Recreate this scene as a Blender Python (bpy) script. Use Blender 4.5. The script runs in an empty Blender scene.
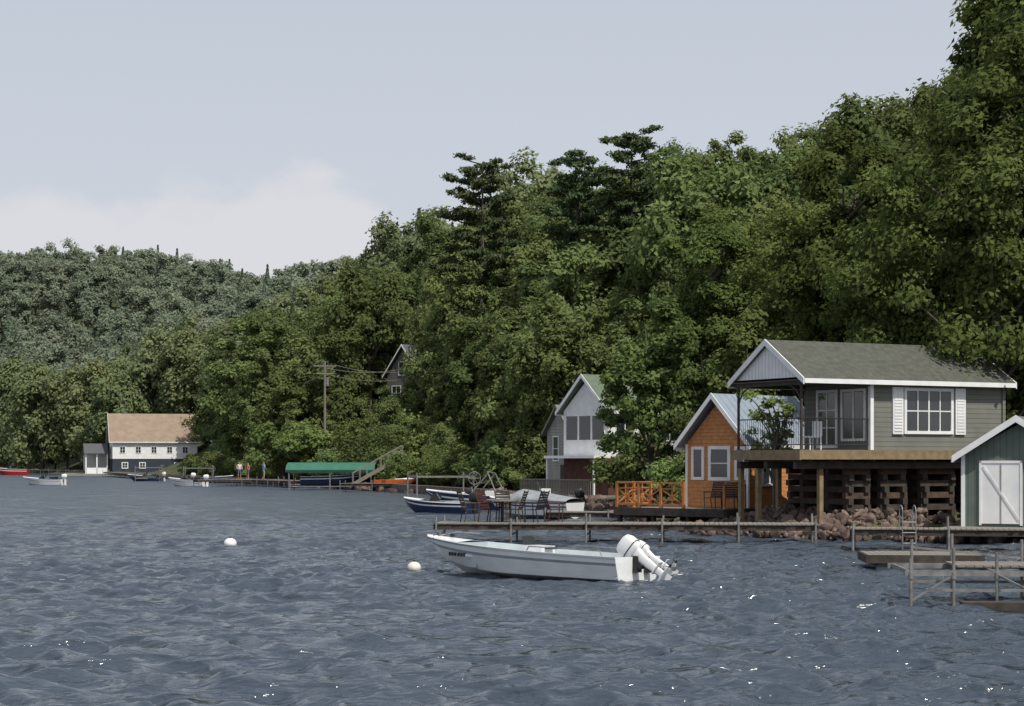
import bpy, math, numpy as np
from mathutils import Vector, Matrix
from math import sin, cos, pi, radians
scene=bpy.context.scene
scene.view_settings.view_transform='Standard'
scene.view_settings.look='None'
scene.view_settings.exposure=0
COL=scene.collection
RNG=np.random.default_rng(7)

# ------------------------------------------------------------ materials
MC={}
def mat(name,col,rough=.7,col2=None,scale=3.0,bump=0.0,bscale=None,metal=0.0,stretch=(1,1,1),siding=None,spec=.4,detail=5):
    if name in MC: return MC[name]
    m=bpy.data.materials.new(name); m.use_nodes=True
    nt=m.node_tree; N=nt.nodes; Lk=nt.links
    b=N['Principled BSDF']; b.inputs['Roughness'].default_value=rough; b.inputs['Metallic'].default_value=metal
    b.inputs['Specular IOR Level'].default_value=spec
    tc=N.new('ShaderNodeTexCoord'); mp=N.new('ShaderNodeMapping'); mp.inputs['Scale'].default_value=stretch
    Lk.new(tc.outputs['Object'],mp.inputs['Vector'])
    nz=N.new('ShaderNodeTexNoise'); nz.inputs['Scale'].default_value=scale; nz.inputs['Detail'].default_value=detail
    Lk.new(mp.outputs[0],nz.inputs['Vector'])
    if col2 is None: col2=tuple(c*.72 for c in col)
    r=N.new('ShaderNodeValToRGB'); r.color_ramp.elements[0].position=.32; r.color_ramp.elements[1].position=.68
    r.color_ramp.elements[0].color=(*col2,1); r.color_ramp.elements[1].color=(*col,1)
    Lk.new(nz.outputs['Fac'],r.inputs[0])
    out=r.outputs[0]; hgt=nz.outputs['Fac']
    if siding:
        ax,per=siding
        sx=N.new('ShaderNodeSeparateXYZ'); Lk.new(tc.outputs['Object'],sx.inputs[0])
        d=N.new('ShaderNodeMath'); d.operation='DIVIDE'; d.inputs[1].default_value=per
        Lk.new(sx.outputs[ax],d.inputs[0])
        f=N.new('ShaderNodeMath'); f.operation='FRACT'; Lk.new(d.outputs[0],f.inputs[0])
        g=N.new('ShaderNodeMath'); g.operation='GREATER_THAN'; g.inputs[1].default_value=.1; Lk.new(f.outputs[0],g.inputs[0])
        mr=N.new('ShaderNodeMapRange'); mr.inputs[3].default_value=.55; mr.inputs[4].default_value=1; Lk.new(g.outputs[0],mr.inputs[0])
        mx=N.new('ShaderNodeMix'); mx.data_type='RGBA'; mx.blend_type='MULTIPLY'; mx.inputs[0].default_value=1
        Lk.new(out,mx.inputs[6]); Lk.new(mr.outputs[0],mx.inputs[7]); out=mx.outputs[2]
        bp=N.new('ShaderNodeBump'); bp.inputs['Strength'].default_value=.5; bp.inputs['Distance'].default_value=.03; bp.invert=True
        Lk.new(f.outputs[0],bp.inputs['Height']); Lk.new(bp.outputs[0],b.inputs['Normal'])
    elif bump>0:
        n2=N.new('ShaderNodeTexNoise'); n2.inputs['Scale'].default_value=bscale or scale*3; n2.inputs['Detail'].default_value=6
        Lk.new(mp.outputs[0],n2.inputs['Vector'])
        bp=N.new('ShaderNodeBump'); bp.inputs['Strength'].default_value=bump; bp.inputs['Distance'].default_value=.05
        Lk.new(n2.outputs['Fac'],bp.inputs['Height']); Lk.new(bp.outputs[0],b.inputs['Normal'])
    Lk.new(out,b.inputs['Base Color'])
    MC[name]=m; return m

def leaf_mat(name,dark,light,trans=.38,var=.3):
    m=bpy.data.materials.new(name); m.use_nodes=True; nt=m.node_tree; N=nt.nodes; Lk=nt.links
    N.remove(N['Principled BSDF'])
    at=N.new('ShaderNodeAttribute'); at.attribute_name='tint'
    oi=N.new('ShaderNodeObjectInfo')
    ml=N.new('ShaderNodeMath'); ml.operation='MULTIPLY_ADD'; ml.inputs[1].default_value=.6
    Lk.new(at.outputs['Fac'],ml.inputs[0])
    m2=N.new('ShaderNodeMath'); m2.operation='MULTIPLY'; m2.inputs[1].default_value=.4; Lk.new(oi.outputs['Random'],m2.inputs[0])
    Lk.new(m2.outputs[0],ml.inputs[2])
    mx=N.new('ShaderNodeMix'); mx.data_type='RGBA'; mx.inputs[6].default_value=(*dark,1); mx.inputs[7].default_value=(*light,1)
    Lk.new(ml.outputs[0],mx.inputs[0])
    hs=N.new('ShaderNodeHueSaturation'); hs.inputs['Saturation'].default_value=.90
    f=N.new('ShaderNodeMath'); f.operation='MULTIPLY'; f.inputs[1].default_value=7.31; Lk.new(oi.outputs['Random'],f.inputs[0])
    fr=N.new('ShaderNodeMath'); fr.operation='FRACT'; Lk.new(f.outputs[0],fr.inputs[0])
    mr=N.new('ShaderNodeMapRange'); mr.inputs[3].default_value=1-var; mr.inputs[4].default_value=1+var; Lk.new(fr.outputs[0],mr.inputs[0]); Lk.new(mr.outputs[0],hs.inputs['Value'])
    f2=N.new('ShaderNodeMath'); f2.operation='MULTIPLY'; f2.inputs[1].default_value=23.7; Lk.new(oi.outputs['Random'],f2.inputs[0])
    fr2=N.new('ShaderNodeMath'); fr2.operation='FRACT'; Lk.new(f2.outputs[0],fr2.inputs[0])
    mr2=N.new('ShaderNodeMapRange'); mr2.inputs[3].default_value=.48; mr2.inputs[4].default_value=.515; Lk.new(fr2.outputs[0],mr2.inputs[0]); Lk.new(mr2.outputs[0],hs.inputs['Hue'])
    Lk.new(mx.outputs[2],hs.inputs['Color'])
    d=N.new('ShaderNodeBsdfDiffuse'); t=N.new('ShaderNodeBsdfTranslucent'); ms=N.new('ShaderNodeMixShader'); ms.inputs[0].default_value=trans
    Lk.new(hs.outputs[0],d.inputs[0]); Lk.new(hs.outputs[0],t.inputs[0]); Lk.new(d.outputs[0],ms.inputs[1]); Lk.new(t.outputs[0],ms.inputs[2])
    Lk.new(ms.outputs[0],N['Material Output'].inputs[0])
    return m
LEAF_NEAR=leaf_mat('leaf_near',(.070,.102,.024),(.19,.25,.060))
LEAF_MID=leaf_mat('leaf_mid',(.085,.12,.036),(.195,.255,.078))
LEAF_FAR=leaf_mat('leaf_far',(.135,.175,.078),(.215,.27,.12),var=.2)  # paler, lower-contrast greens: distance haze mixed into the leaf colour
LEAF_HAZE_TINT=leaf_mat('leaf_far_hazy',(.19,.235,.16),(.24,.29,.195),var=.12)  # aerial haze over the farthest hills, painted into these leaf greens
LEAF_WIL=leaf_mat('leaf_willow',(.14,.175,.07),(.24,.29,.125),var=.12)
LEAF_PINE=leaf_mat('needles',(.045,.07,.028),(.09,.125,.05),trans=.15,var=.2)
LEAF_PINEF=leaf_mat('needles_far',(.10,.135,.09),(.14,.18,.12),trans=.15,var=.2)  # needles paled and greyed; their colour carries the distance haze
LEAF_BUSH=leaf_mat('leaf_bush',(.10,.145,.035),(.21,.28,.08),var=.3)
BARK=mat('bark',(.15,.125,.10),.9,(.07,.058,.045),6,bump=.5)
WHITE=mat('white_paint',(.80,.80,.79),.55,(.68,.69,.69),2)
GEL=mat('white_gelcoat',(.78,.79,.79),.25,(.70,.71,.72),1.5,spec=.5)
GLASS=mat('window_glass',(.02,.025,.03),.06,(.035,.04,.045),1.2,spec=.8)
DARK=mat('dark_metal',(.02,.02,.022),.5)
ALU=mat('galvanised',(.30,.30,.29),.5,(.16,.15,.14),5,metal=.4)
WOODG=mat('weathered_wood',(.25,.23,.20),.85,(.135,.12,.10),5,stretch=(1,8,8))
WOODD=mat('dark_wood',(.07,.055,.045),.9,(.035,.03,.025),5)
WOODR=mat('crib_timber',(.11,.07,.05),.9,(.045,.033,.026),5)
WOODY=mat('treated_wood',(.27,.195,.11),.8,(.17,.125,.07),4)
ORANGE_W=mat('orange_stain',(.50,.20,.065),.7,(.38,.14,.04),4)

# ------------------------------------------------------------ mesh builder
class B:
    def __init__(s): s.v=[]; s.f=[]; s.m=[]; s.mats=[]; s.sm=[]
    def mi(s,m):
        if m not in s.mats: s.mats.append(m)
        return s.mats.index(m)
    def add(s,vs,fs,m,smooth=False):
        o=len(s.v); i=s.mi(m); s.v+= [tuple(v) for v in vs]
        for f in fs: s.f.append(tuple(o+k for k in f)); s.m.append(i); s.sm.append(smooth)
    def box(s,x0,x1,y0,y1,z0,z1,m):
        vs=[(x,y,z) for z in (z0,z1) for y in (y0,y1) for x in (x0,x1)]
        s.add(vs,[(0,2,3,1),(4,5,7,6),(0,1,5,4),(2,6,7,3),(0,4,6,2),(1,3,7,5)],m)
    def bar(s,p,q,w,h,m,up=(0,0,1)):
        p=Vector(p);q=Vector(q);d=(q-p).normalized();u=Vector(up)
        if abs(d.dot(u))>.97:u=Vector((1,0,0))
        a=d.cross(u).normalized();b=a.cross(d).normalized();a*=w/2;b*=h/2
        vs=[p-a-b,p+a-b,p+a+b,p-a+b,q-a-b,q+a-b,q+a+b,q-a+b]
        s.add(vs,[(3,2,1,0),(4,5,6,7),(0,1,5,4),(1,2,6,5),(2,3,7,6),(3,0,4,7)],m)
    def tube(s,p,q,r,m,n=8,r2=None,cap=True):
        r2=r if r2 is None else r2
        p=Vector(p);q=Vector(q);d=(q-p).normalized();u=Vector((0,0,1))
        if abs(d.z)>.9:u=Vector((1,0,0))
        a=d.cross(u).normalized();b=a.cross(d).normalized()
        vs=[p+(a*cos(2*pi*k/n)+b*sin(2*pi*k/n))*r for k in range(n)]+[q+(a*cos(2*pi*k/n)+b*sin(2*pi*k/n))*r2 for k in range(n)]
        s.add(vs,[(k,(k+1)%n,n+(k+1)%n,n+k) for k in range(n)],m,True)
        if cap: s.add(vs,[tuple(range(n-1,-1,-1)),tuple(range(n,2*n))],m)
    def path(s,pts,r,m,n=6):
        for a,b in zip(pts[:-1],pts[1:]): s.tube(a,b,r,m,n,cap=True)
    def prism(s,pts,vec,m):
        n=len(pts);vec=Vector(vec);a=[Vector(p) for p in pts];b=[p+vec for p in a]
        s.add(a+b,[tuple(range(n)),tuple(range(2*n-1,n-1,-1))]+[(k,n+k,n+(k+1)%n,(k+1)%n) for k in range(n)],m)
    def loft(s,rings,m,cap=True,smooth=True):
        n=len(rings[0]);vs=[v for r in rings for v in r];fs=[]
        for i in range(len(rings)-1):
            for k in range(n): fs.append((i*n+k,i*n+(k+1)%n,(i+1)*n+(k+1)%n,(i+1)*n+k))
        s.add(vs,fs,m,smooth)
        if cap: s.add(rings[0],[tuple(range(n-1,-1,-1))],m,smooth); s.add(rings[-1],[tuple(range(n))],m,smooth)
    def obj(s,name,parent=None,loc=None,rot=None,bevel=0):
        me=bpy.data.meshes.new(name); me.from_pydata(s.v,[],s.f)
        for m in s.mats: me.materials.append(m)
        me.polygons.foreach_set('material_index',s.m); me.polygons.foreach_set('use_smooth',s.sm); me.update()
        import bmesh
        bm=bmesh.new(); bm.from_mesh(me); bmesh.ops.recalc_face_normals(bm,faces=bm.faces); bm.to_mesh(me); bm.free()
        o=bpy.data.objects.new(name,me); COL.objects.link(o)
        if parent: o.parent=parent
        if loc: o.location=loc
        if rot: o.rotation_euler=rot
        return o
def empty(name,loc=(0,0,0),rz=0):
    o=bpy.data.objects.new(name,None); COL.objects.link(o); o.location=loc; o.rotation_euler=(0,0,rz); return o
def sellipse(cx,cy,z,rx,ry,n=16,p=.6):
    r=[]
    for k in range(n):
        a=2*pi*k/n;c=cos(a);t=sin(a)
        r.append((cx+rx*math.copysign(abs(c)**p,c),cy+ry*math.copysign(abs(t)**p,t),z))
    return r

# ------------------------------------------------------------ terrain
SH=np.array([(400,20),(60,46),(25,56),(16,60),(10,63.5),(6.8,68),(6.2,80),(5.0,92),(3,106),(0,122),(-5,140),(-9,154),(-20,183),(-40,240),(-64,312),(-80,345),(-125,440),(-210,510),(-400,560),(-1400,600)],float)
POLY=np.vstack([SH,[(-1400,4000),(3000,4000),(3000,20)]])
def tdist(x,y):
    x=np.asarray(x,float);y=np.asarray(y,float);best=np.full(x.shape,1e9)
    for a,b in zip(SH[:-1],SH[1:]):
        d=b-a;L2=d@d
        k=np.clip(((x-a[0])*d[0]+(y-a[1])*d[1])/L2,0,1)
        best=np.minimum(best,np.hypot(x-a[0]-k*d[0],y-a[1]-k*d[1]))
    ins=np.zeros(x.shape,bool);n=len(POLY)
    for i in range(n):
        a=POLY[i];b=POLY[(i+1)%n]
        if a[1]==b[1]: continue
        c=((a[1]>y)!=(b[1]>y))&(x<(b[0]-a[0])*(y-a[1])/(b[1]-a[1])+a[0]); ins^=c
    return np.where(ins,best,-best)
def hgt(x,y):
    x=np.asarray(x,float);y=np.asarray(y,float);t=tdist(x,y)
    h=.5*np.clip((t+.3)/1.2,0,1)+.46*np.clip(t-7,0,23)+.31*np.clip(t-30,0,85)+.06*np.clip(t-115,0,300)
    h=h*(1+.06*np.clip((y-250)/300,0,1))
    h=h+np.clip(t-10,0,60)/60*(1.6*np.sin(x*.05+y*.031)+2.5*np.sin(x*.021-y*.023+1)+2.5*np.sin(y*.013+x*.009))
    h=h+np.clip(t-14,0,36)/36*12*np.exp(-((x+22)/45)**2-((y-320)/85)**2)
    h=h+np.clip((y-520)/200,0,1)*np.clip((-x-40)/90,0,1)*16*(1+.25*np.sin(x*.02))
    return np.where(t<-.3,np.maximum(-2.5,(t+.3)*.35),h)
xs=np.concatenate([np.arange(-1300,-150,20),np.arange(-150,-60,4),np.arange(-60,50,1.5),np.arange(50,150,5),np.arange(150,1200,30)])
ys=np.concatenate([np.arange(20,200,1.6),np.arange(200,420,4),np.arange(420,1600,15)])
X,Y=np.meshgrid(xs,ys);Z=hgt(X.ravel(),Y.ravel())
nx,ny=len(xs),len(ys)
def quadfill(me,V,F):
    me.vertices.add(len(V)); me.vertices.foreach_set('co',np.asarray(V,np.float32).ravel())
    me.loops.add(F.size); me.loops.foreach_set('vertex_index',F.astype(np.int32).ravel())
    me.polygons.add(len(F)); me.polygons.foreach_set('loop_start',np.arange(0,F.size,4,dtype=np.int32))
    try: me.polygons.foreach_set('loop_total',np.full(len(F),4,np.int32))
    except Exception: pass
    me.update(calc_edges=True)
def grid_mesh(name,V,nx,ny,m,smooth=True):
    idx=np.arange(nx*ny).reshape(ny,nx)
    F=np.stack([idx[:-1,:-1],idx[:-1,1:],idx[1:,1:],idx[1:,:-1]],-1).reshape(-1,4)
    me=bpy.data.meshes.new(name);quadfill(me,V,F)
    me.materials.append(m)
    me.polygons.foreach_set('use_smooth',np.full(len(F),smooth)); me.update()
    o=bpy.data.objects.new(name,me);COL.objects.link(o);return o
GROUND=mat('ground_undergrowth',(.065,.085,.028),.95,(.045,.045,.022),.35,bump=.6,bscale=4)
grid_mesh('hillside_ground',np.stack([X.ravel(),Y.ravel(),Z],1),nx,ny,GROUND)

# ------------------------------------------------------------ water
def water():
    ysl=[-20,-10,-4,0,3,6,9,12]; y=13.0
    while y<1500:
        ysl.append(y); y+=max(.045,y*y/4940*.30)
        if y>260: y+= y*.01
    ysl=np.array(ysl); c=np.concatenate([-np.geomspace(6,.4,16)[:-1],np.linspace(-.4,.4,640),np.geomspace(.4,6,16)[1:]])
    Yg,Cg=np.meshgrid(ysl,c,indexing='ij')
    Xg=Cg*(np.maximum(Yg,0)*.93+6)
    dy=np.gradient(ysl)[:,None]; dx=np.abs(np.gradient(Xg,axis=1))
    sp=np.maximum(dy*.8,dx)
    rng=np.random.default_rng(3); n=110
    lam=np.geomspace(.18,9,n)*rng.uniform(.93,1.07,n)
    th=-pi/2-.30+rng.normal(0,.7,n)
    w=np.exp(-((np.log(lam)-np.log(.72))/.95)**2)+.10*(lam>2.5)
    sl=.31*np.sqrt(2)*np.sqrt(w**2/np.sum(w**2)) 
    Z=np.zeros_like(Xg);DX=np.zeros_like(Xg);DY=np.zeros_like(Xg)
    gust=.9+.3*np.sin(Xg*.31+Yg*.17)*np.sin(Yg*.19-Xg*.15+2)
    for i in range(n):
        k=2*pi/lam[i];a=sl[i]/k;kx,ky=cos(th[i])*k,sin(th[i])*k
        ph=kx*Xg+ky*Yg+rng.uniform(0,2*pi)
        damp=np.clip((lam[i]/sp-2.0)/2.0,0,1)*a*gust
        Z+=damp*np.cos(ph); s=np.sin(ph)*damp*.8; DX-=kx/k*s;DY-=ky/k*s
    V=np.stack([(Xg+DX).ravel(),(Yg+DY).ravel(),Z.ravel()],1)
    m=bpy.data.materials.new('lake_water');m.use_nodes=True;N=m.node_tree.nodes;Lk=m.node_tree.links
    b=N['Principled BSDF'];b.inputs['IOR'].default_value=1.333
    b.inputs['Base Color'].default_value=(.048,.064,.084,1)
    tc=N.new('ShaderNodeTexCoord');mp=N.new('ShaderNodeMapping');mp.inputs['Rotation'].default_value=(0,0,.3);mp.inputs['Scale'].default_value=(.6,1.2,1)
    Lk.new(tc.outputs['Object'],mp.inputs[0])
    # open, wind-roughened water further up the lake
    sx=N.new('ShaderNodeSeparateXYZ');Lk.new(tc.outputs['Object'],sx.inputs[0])
    mr=N.new('ShaderNodeMapRange');mr.inputs[1].default_value=45;mr.inputs[2].default_value=170;mr.inputs[3].default_value=.09;mr.inputs[4].default_value=.34
    Lk.new(sx.outputs[1],mr.inputs[0]);Lk.new(mr.outputs[0],b.inputs['Roughness'])
    prev=None
    for sc_,dist,st in ((.25,1.6,.9),(.6,.7,.8),(1.6,.26,.9),(5.0,.075,.9)):
        n1=N.new('ShaderNodeTexNoise');n1.inputs['Scale'].default_value=sc_;n1.inputs['Detail'].default_value=3;n1.inputs['Roughness'].default_value=.55
        Lk.new(mp.outputs[0],n1.inputs['Vector'])
        b1=N.new('ShaderNodeBump');b1.inputs['Strength'].default_value=st;b1.inputs['Distance'].default_value=dist
        if sc_==.25:
            m2=N.new('ShaderNodeMapRange');m2.inputs[1].default_value=60;m2.inputs[2].default_value=150;m2.inputs[3].default_value=.1;m2.inputs[4].default_value=1
            Lk.new(sx.outputs[1],m2.inputs[0]);Lk.new(m2.outputs[0],b1.inputs['Strength'])
        Lk.new(n1.outputs['Fac'],b1.inputs['Height'])
        if prev: Lk.new(prev.outputs[0],b1.inputs['Normal'])
        prev=b1
    Lk.new(prev.outputs[0],b.inputs['Normal'])
    grid_mesh('lake_water',V,len(c),len(ysl),m)
water()

# ------------------------------------------------------------ trees
def wood_tube(pts,rad,n=6):
    V=[];F=[];k=len(pts)
    for i,(p,r) in enumerate(zip(pts,rad)):
        d=np.array(pts[min(i+1,k-1)])-np.array(pts[max(i-1,0)]);d=d/np.linalg.norm(d)
        u=np.array((0,0,1.)) if abs(d[2])<.9 else np.array((1.,0,0))
        a=np.cross(d,u);a/=np.linalg.norm(a);b=np.cross(a,d)
        for j in range(n): V.append(np.array(p)+(a*cos(2*pi*j/n)+b*sin(2*pi*j/n))*r)
    for i in range(k-1):
        for j in range(n): F.append((i*n+j,i*n+(j+1)%n,(i+1)*n+(j+1)%n,(i+1)*n+j))
    return np.array(V),np.array(F)
class Tree:
    def __init__(s,seed): s.rng=np.random.default_rng(seed); s.V=[];s.F=[];s.M=[];s.T=[];s.n=0
    def wood(s,pts,rad,n=6):
        V,F=wood_tube(pts,rad,n); s.V.append(V);s.F.append(F+s.n);s.n+=len(V);s.M.append(np.zeros(len(F)));s.T.append(np.zeros(len(V)))
    def leaves(s,P,Nn,size,tint,wr=.62):
        r=s.rng;k=len(P);Nn=Nn/np.linalg.norm(Nn,axis=1,keepdims=True)
        a=np.cross(Nn,r.normal(size=(k,3)));a/=np.linalg.norm(a,axis=1,keepdims=True);b=np.cross(Nn,a)
        sz=(size*r.uniform(.65,1.35,k))[:,None]*.5
        bend=Nn*sz*.25
        V=np.stack([P+a*sz,P+b*sz*wr-bend,P-a*sz,P-b*sz*wr-bend],1).reshape(-1,3)
        F=np.arange(4*k).reshape(k,4)+s.n
        s.V.append(V);s.F.append(F);s.n+=4*k;s.M.append(np.ones(k));s.T.append(np.repeat(tint,4))
    def mesh(s,name,leafm,bark=BARK):
        me=bpy.data.meshes.new(name);quadfill(me,np.vstack(s.V),np.vstack(s.F))
        me.materials.append(bark);me.materials.append(leafm)
        me.polygons.foreach_set('material_index',np.concatenate(s.M).astype(np.int32))
        at=me.attributes.new('tint','FLOAT','POINT');at.data.foreach_set('value',np.concatenate(s.T).astype(np.float32));me.update();return me
def broadleaf(name,seed,H=18,R=5,cb=.25,ncl=60,nl=16000,ls=.4,leafm=None,crange=(.17,.31),droop=0,trunk=1.0):
    T=Tree(seed);r=T.rng
    cbz=cb*H;zc=(cbz+H)/2;hz=(H-cbz)/2
    tp=[(0,0,-1.2)]+[(r.normal(0,.02*H*k),r.normal(0,.02*H*k),H*.8*k) for k in np.linspace(.1,1,6)]
    tr=[H*.022*trunk]+[H*.018*trunk*(1-k*.85) for k in np.linspace(.1,1,6)]
    T.wood(tp,tr,8)
    ph=r.uniform(0,6.28,4);C=[];CR=[]
    for i in range(ncl):
        uz=r.uniform(-.9,1);fi=r.uniform(0,2*pi);q=math.sqrt(max(0,1-uz*uz))
        env=1+.2*sin(2*fi+ph[0])+.14*sin(3*fi+4*uz+ph[1])+.12*sin(5*uz+ph[2])
        rr=r.uniform(.4,.92)*env if i>ncl*.2 else r.uniform(0,.5)
        rr=min(rr,1.0);rz_=min(rr,.9)
        C.append((R*rr*q*cos(fi),R*rr*q*sin(fi),zc+hz*uz*rz_))
        CR.append(R*r.uniform(*crange)*(1.0 if rr<.9 else 1.1))
    C=np.array(C);CR=np.array(CR)
    for i in range(0,ncl,max(1,ncl//20)):
        c=C[i];z0=max(cbz*.7,c[2]-.55*math.hypot(c[0],c[1])-1);z0=min(z0,H*.7)
        bx=np.array(tp[1:])[:,0];bz=np.array(tp[1:])[:,2];by=np.array(tp[1:])[:,1]
        s0=np.array((np.interp(z0,bz,bx),np.interp(z0,bz,by),z0))
        mid=(s0+c)/2+np.array((0,0,.06*H*r.uniform(-.3,.6)))
        T.wood([s0,mid,c],[H*.007*trunk,H*.0045*trunk,H*.0015],5)
    w=CR**2;cnt=(nl*w/w.sum()).astype(int)
    ctint=r.uniform(0,1,ncl)
    ci=np.repeat(np.arange(ncl),cnt);k=len(ci)
    d=r.normal(size=(k,3));d/=np.linalg.norm(d,axis=1,keepdims=True)
    low=d[:,2]<-.3; d[low,2]*=.6
    rad=CR[ci]*r.uniform(0,1,k)**.42*r.uniform(.7,1.3,k)
    P=C[ci]+d*rad[:,None]*np.array((1,1,.9))
    if droop: P[:,2]-=droop*np.hypot(P[:,0],P[:,1])/R*r.uniform(0,1,k)
    cc=(P-np.array((0,0,zc)))/np.array((R,R,hz))
    Nn=d*.65+cc*.6+r.normal(size=(k,3))*.5+np.array((0,0,.45))
    T.leaves(P,Nn,ls,np.clip(.5*ctint[ci]+.5*r.uniform(0,1,k),0,1))
    return T.mesh(name,leafm)
def pine(name,seed,H=22,R=4.2,z0=.35,nb=52,ls=.42,npd=150,leafm=None):
    T=Tree(seed);r=T.rng
    T.wood([(0,0,-1.5),(r.normal(0,.15),r.normal(0,.15),H*.5),(r.normal(0,.3),r.normal(0,.3),H*.94)],[.32,.22,.05],8)
    P=[];tint=[];D=[];az=r.uniform(0,6.28)
    for i in range(nb):
        k=i/nb;z=H*(z0+(1-z0)*.96*k**.9);fi=i*2.4+r.uniform(-.5,.5)
        ln=R*(1-.62*k**3)*r.uniform(.5,1.15)*(1+.3*cos(fi-az))
        if k<.12: ln*=.75
        up=r.uniform(-.05,.2)+.25*k
        s0=np.array((0,0,z));e=np.array((cos(fi)*ln,sin(fi)*ln,z+ln*up));m=(s0+e)/2+np.array((0,0,-.15))
        T.wood([s0,m,e],[.08,.055,.02],4)
        npad=max(2,int(ln/0.7));tt=r.uniform(0,1)
        for j in range(npad):
            f=.2+.8*(j+1)/npad;c=s0+(e-s0)*f+np.array((r.normal(0,.3),r.normal(0,.3),r.normal(0,.12)))
            pr=r.uniform(.6,1.1)*(1.1-.2*k);q=int(npd*pr)
            d=r.normal(size=(q,3));d/=np.linalg.norm(d,axis=1,keepdims=True)
            P.append(c+d*(pr*r.uniform(.2,1.1,q))[:,None]*np.array((1,1,.36)));D.append(d);tint.append(np.full(q,tt))
    P=np.vstack(P);D=np.vstack(D);tint=np.concatenate(tint)
    T.leaves(P,D*.5+T.rng.normal(size=P.shape)*.7+np.array((0,0,.4)),ls,.5*tint+.5*T.rng.uniform(0,1,len(P)),wr=.4)
    return T.mesh(name,leafm)
def spruce(name,seed,H=18,R=3.2,nl=6000,ls=.5,leafm=None):
    T=Tree(seed);r=T.rng
    T.wood([(0,0,-1.5),(0,0,H*.5),(0,0,H)],[.25,.15,.02],6)
    k=r.uniform(0,1,nl)**1.35;z=H*(.08+.92*k)
    lay=1-.35*((z*1.1)%1.0)
    fi=r.uniform(0,2*pi,nl);nbr=1+.18*np.sin(fi*5+z*2.3)+.1*np.sin(fi*3-z)
    rr=R*(1-k)**.9*lay*nbr*r.uniform(.35,1,nl)**.5+.05
    P=np.stack([rr*np.cos(fi),rr*np.sin(fi),z-.25*rr],1)
    D=np.stack([np.cos(fi),np.sin(fi),np.full(nl,.5)],1)
    T.leaves(P,D+r.normal(size=P.shape)*.5,ls,r.uniform(0,1,nl),wr=.45);return T.mesh(name,leafm)

def place(me,name,x,y,s=1,rz=None,z=None,parent=None,sz=None):
    o=bpy.data.objects.new(name,me);COL.objects.link(o)
    o.location=(x,y,float(hgt([x],[y])[0])-.1 if z is None else z)
    o.rotation_euler=(0,0,RNG.uniform(0,6.28) if rz is None else rz);o.scale=(s,s,s if sz is None else sz)
    if parent:o.parent=parent
    return o
NEAR=[broadleaf('near_tree%d'%i,10+i,H=18,R=[4.6,5.4,4.2,5.0][i],cb=[.08,.10,.06,.12][i],ncl=90,nl=32000,ls=.30,leafm=LEAF_NEAR,crange=(.15,.29)) for i in range(4)]
MID=[broadleaf('mid_tree%d'%i,30+i,H=18,R=[4.8,5.6,4.4,5.2,4.0][i],cb=[.06,.1,.08,.12,.04][i],ncl=70,nl=13000,ls=.44,leafm=LEAF_MID,crange=(.16,.31)) for i in range(5)]
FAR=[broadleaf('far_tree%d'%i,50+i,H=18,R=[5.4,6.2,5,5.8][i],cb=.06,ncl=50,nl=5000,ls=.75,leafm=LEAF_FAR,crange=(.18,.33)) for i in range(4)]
FAR2=[broadleaf('hazy_tree%d'%i,60+i,H=18,R=[5.6,6.4,5.2][i],cb=.04,ncl=40,nl=3600,ls=.9,leafm=LEAF_HAZE_TINT,crange=(.2,.36)) for i in range(3)]
SPM=[spruce('mid_spruce',70,leafm=LEAF_PINE,nl=9000,ls=.42)]
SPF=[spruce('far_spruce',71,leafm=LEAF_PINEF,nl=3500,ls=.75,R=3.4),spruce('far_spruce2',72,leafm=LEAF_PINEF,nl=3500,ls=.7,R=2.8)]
PN=[pine('pine_a',80,leafm=LEAF_PINE,R=4.4,nb=44),pine('pine_b',84,leafm=LEAF_PINE,R=4.0,nb=36)]
WIL=[broadleaf('willow_a',90,H=17,R=7,cb=.02,ncl=70,nl=13000,ls=.6,leafm=LEAF_WIL,droop=2.0),broadleaf('willow_b',91,H=16,R=6,cb=.02,ncl=60,nl=12000,ls=.6,leafm=LEAF_WIL,droop=2.0)]
BUSH=[broadleaf('bush_a',100,H=2.6,R=1.6,cb=.0,ncl=30,nl=3500,ls=.2,leafm=LEAF_BUSH,crange=(.22,.4)),broadleaf('bush_b',101,H=3.0,R=1.5,cb=.0,ncl=30,nl=3500,ls=.2,leafm=LEAF_MID,crange=(.22,.4))]

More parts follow.
